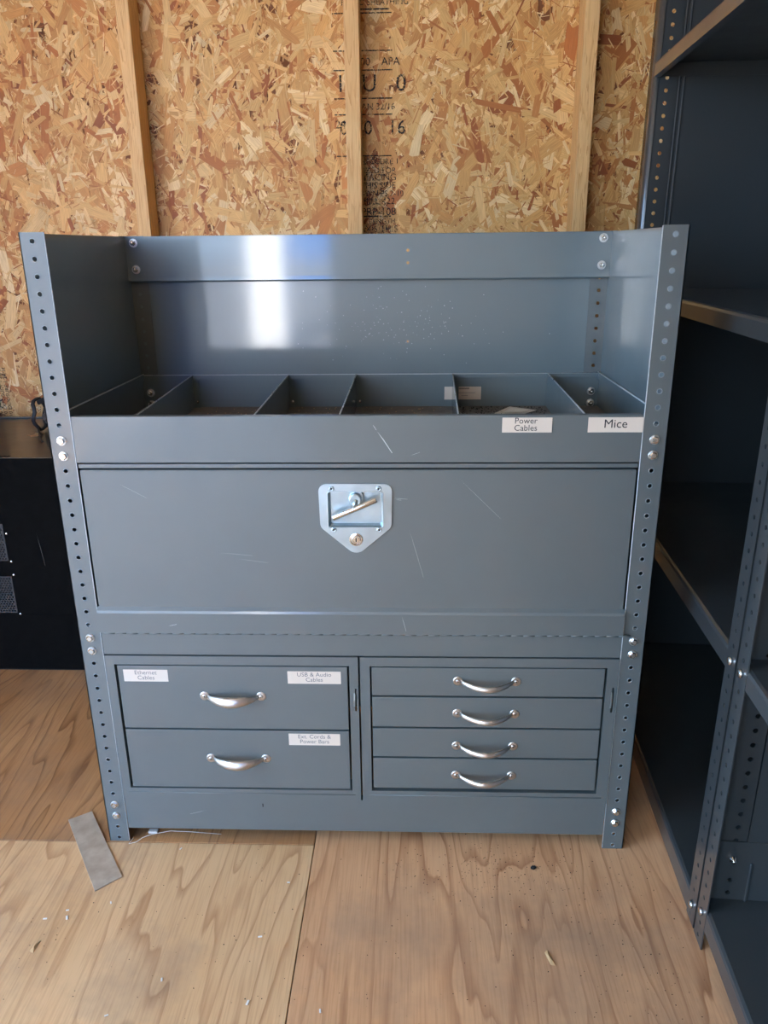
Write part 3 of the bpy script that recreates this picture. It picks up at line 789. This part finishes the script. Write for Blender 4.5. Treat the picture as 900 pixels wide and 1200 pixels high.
m = MB(); m.add([(0, 0, .001), (.006, .002, .002), (.005, -.028, .0015), (-.002, -.024, .001), (.002, -.01, .004)], [[0, 1, 4], [1, 2, 4], [2, 3, 4], [3, 0, 4], [3, 2, 1, 0]], 'kraft')
o = m.build('wood_sliver'); o.location = (.308, -.236, 0); o.rotation_euler = (0, 0, .35); tag(o, 'golden wood sliver lying on the floor at lower right of the cabinet', 'sliver')
m = MB(); m.add([(0, 0, .0005), (.006, .003, .0005), (.004, -.022, .0005), (-.004, -.018, .0005), (.001, -.01, .004)], [[0, 1, 4], [1, 2, 4], [2, 3, 4], [3, 0, 4], [3, 2, 1, 0]], 'kraft')
o = m.build('wood_sliver'); o.location = (-.53, -.235, 0); tag(o, 'pale wood sliver lying at the far lower left of the floor', 'sliver')
m = MB()
b = bmesh.new(); bmesh.ops.create_icosphere(b, subdivisions=2, radius=.0048)
for v in b.verts: v.co *= random.uniform(.7, 1.25); v.co.z = max(-.002, v.co.z*.6)
m.bm(b, 'crumb'); o = m.build('dirt_lump'); o.location = (.317, -.054, .0021); tag(o, 'black lump of dirt on the floor below the right drawers', 'dirt')
def fd(r):
    k = r.random()
    if k < .45: return r.gauss(.24, .09), r.gauss(-.06, .035)
    if k < .6: return r.uniform(.35, .55), r.uniform(-.35, .0)
    return r.uniform(-.6, .55), r.uniform(-.45, -.01)
o = crumbs('floor_crumbs', 620, fd, None, .0001, .0004, .0014, 'crumb', 9); tag(o, 'scattered dark crumbs on the plywood floor in front of the cabinet', 'crumbs', kind='stuff')

# ================================================================ light
W = bpy.data.worlds.new('World'); SC.world = W; W.use_nodes = True
nt = W.node_tree; bgn = nt.nodes['Background']
tc = nt.nodes.new('ShaderNodeTexCoord'); sx = nt.nodes.new('ShaderNodeSeparateXYZ'); rp = nt.nodes.new('ShaderNodeValToRGB')
nt.links.new(tc.outputs['Generated'], sx.inputs[0])
# a clear blue patch in a whitish sky: azimuth about the -Y axis with soft cloud edges
nz = nt.nodes.new('ShaderNodeTexNoise'); nz.inputs['Scale'].default_value = 3; nz.inputs['Detail'].default_value = 5
nt.links.new(tc.outputs['Generated'], nz.inputs['Vector'])
ad = nt.nodes.new('ShaderNodeMath'); ad.operation = 'MULTIPLY_ADD'; ad.inputs[1].default_value = .06; nt.links.new(nz.outputs['Fac'], ad.inputs[0]); nt.links.new(sx.outputs['X'], ad.inputs[2])
rp.location = (0, 0); nt.links.new(ad.outputs[0], rp.inputs['Fac']); nt.links.new(rp.outputs['Color'], bgn.inputs['Color'])
mp_ = nt.nodes.new('ShaderNodeMapRange'); mp_.inputs['From Min'].default_value = -1; mp_.inputs['From Max'].default_value = 1
nt.links.new(ad.outputs[0], mp_.inputs['Value']); nt.links.new(mp_.outputs[0], rp.inputs['Fac'])
e = rp.color_ramp.elements; e[0].position = 0; e[0].color = (.36, .60, 1.0, 1); q0 = e.new(.25); q0.color = (.46, .70, 1.0, 1); e[2].position = .415; q9 = e.new(.32); q9.color = (.30, .42, .58, 1); e[3].position = .415; e[3].color = (.34, .46, .62, 1)
q_ = e.new(.45); q_.color = (.07, .32, 1.0, 1)
bgn.inputs['Strength'].default_value = 13.0
def lamp(name, typ, loc, rot, **kw):
    l = bpy.data.lights.new(name, typ)
    for k, v in kw.items(): setattr(l, k, v)
    o = bpy.data.objects.new(name, l); COL.objects.link(o); o.location = loc; o.rotation_euler = rot; return o
sun = lamp('sun', 'SUN', (0, 0, 6), (math.radians(-42), math.radians(-8), 0), energy=120.0, angle=.009, color=(1, .95, .88))
sun.rotation_euler = Vector((.1, -.75, -.75)).to_track_quat('-Z', 'Y').to_euler()
po = lamp('sky_portal', 'AREA', ((DX0+DX1)/2, WY0+.005, DZ/2), (PI/2, 0, 0), shape='RECTANGLE', size=DX1-DX0, size_y=DZ)
po.data.cycles.is_portal = True
pl = lamp('sky_portal_side', 'AREA', (WX0+.005, (LY0+LY1)/2, LZ/2), (PI/2, 0, -PI/2), shape='RECTANGLE', size=LY1-LY0, size_y=LZ)
pl.data.cycles.is_portal = True

# ================================================================ camera
cp = dict(f=914.241, c=(.091012, -1.212651, 1.087481), pitch=.32729, yaw=-.03666, roll=-.01082)
cyw, syw, cpi, spi = math.cos(cp['yaw']), math.sin(cp['yaw']), math.cos(cp['pitch']), math.sin(cp['pitch'])
fwd = Vector((syw*cpi, cyw*cpi, -spi)); right = Vector((cyw, -syw, 0)); up = right.cross(fwd)
cr, sr = math.cos(cp['roll']), math.sin(cp['roll'])
r2 = cr*right+sr*up; u2 = -sr*right+cr*up
cd = bpy.data.cameras.new('camera'); co = bpy.data.objects.new('camera', cd); COL.objects.link(co)
mt = Matrix((r2, u2, -fwd)).transposed().to_4x4(); mt.translation = Vector(cp['c']); co.matrix_world = mt
cd.sensor_fit = 'HORIZONTAL'; cd.sensor_width = 36; cd.lens = cp['f']/900*36; cd.clip_start = .02; cd.clip_end = 300
SC.camera = co
SC.view_settings.view_transform = 'Standard'; SC.view_settings.look = 'None'; SC.view_settings.gamma = 1
SC.view_settings.use_curve_mapping = False; SC.view_settings.exposure = 0.08
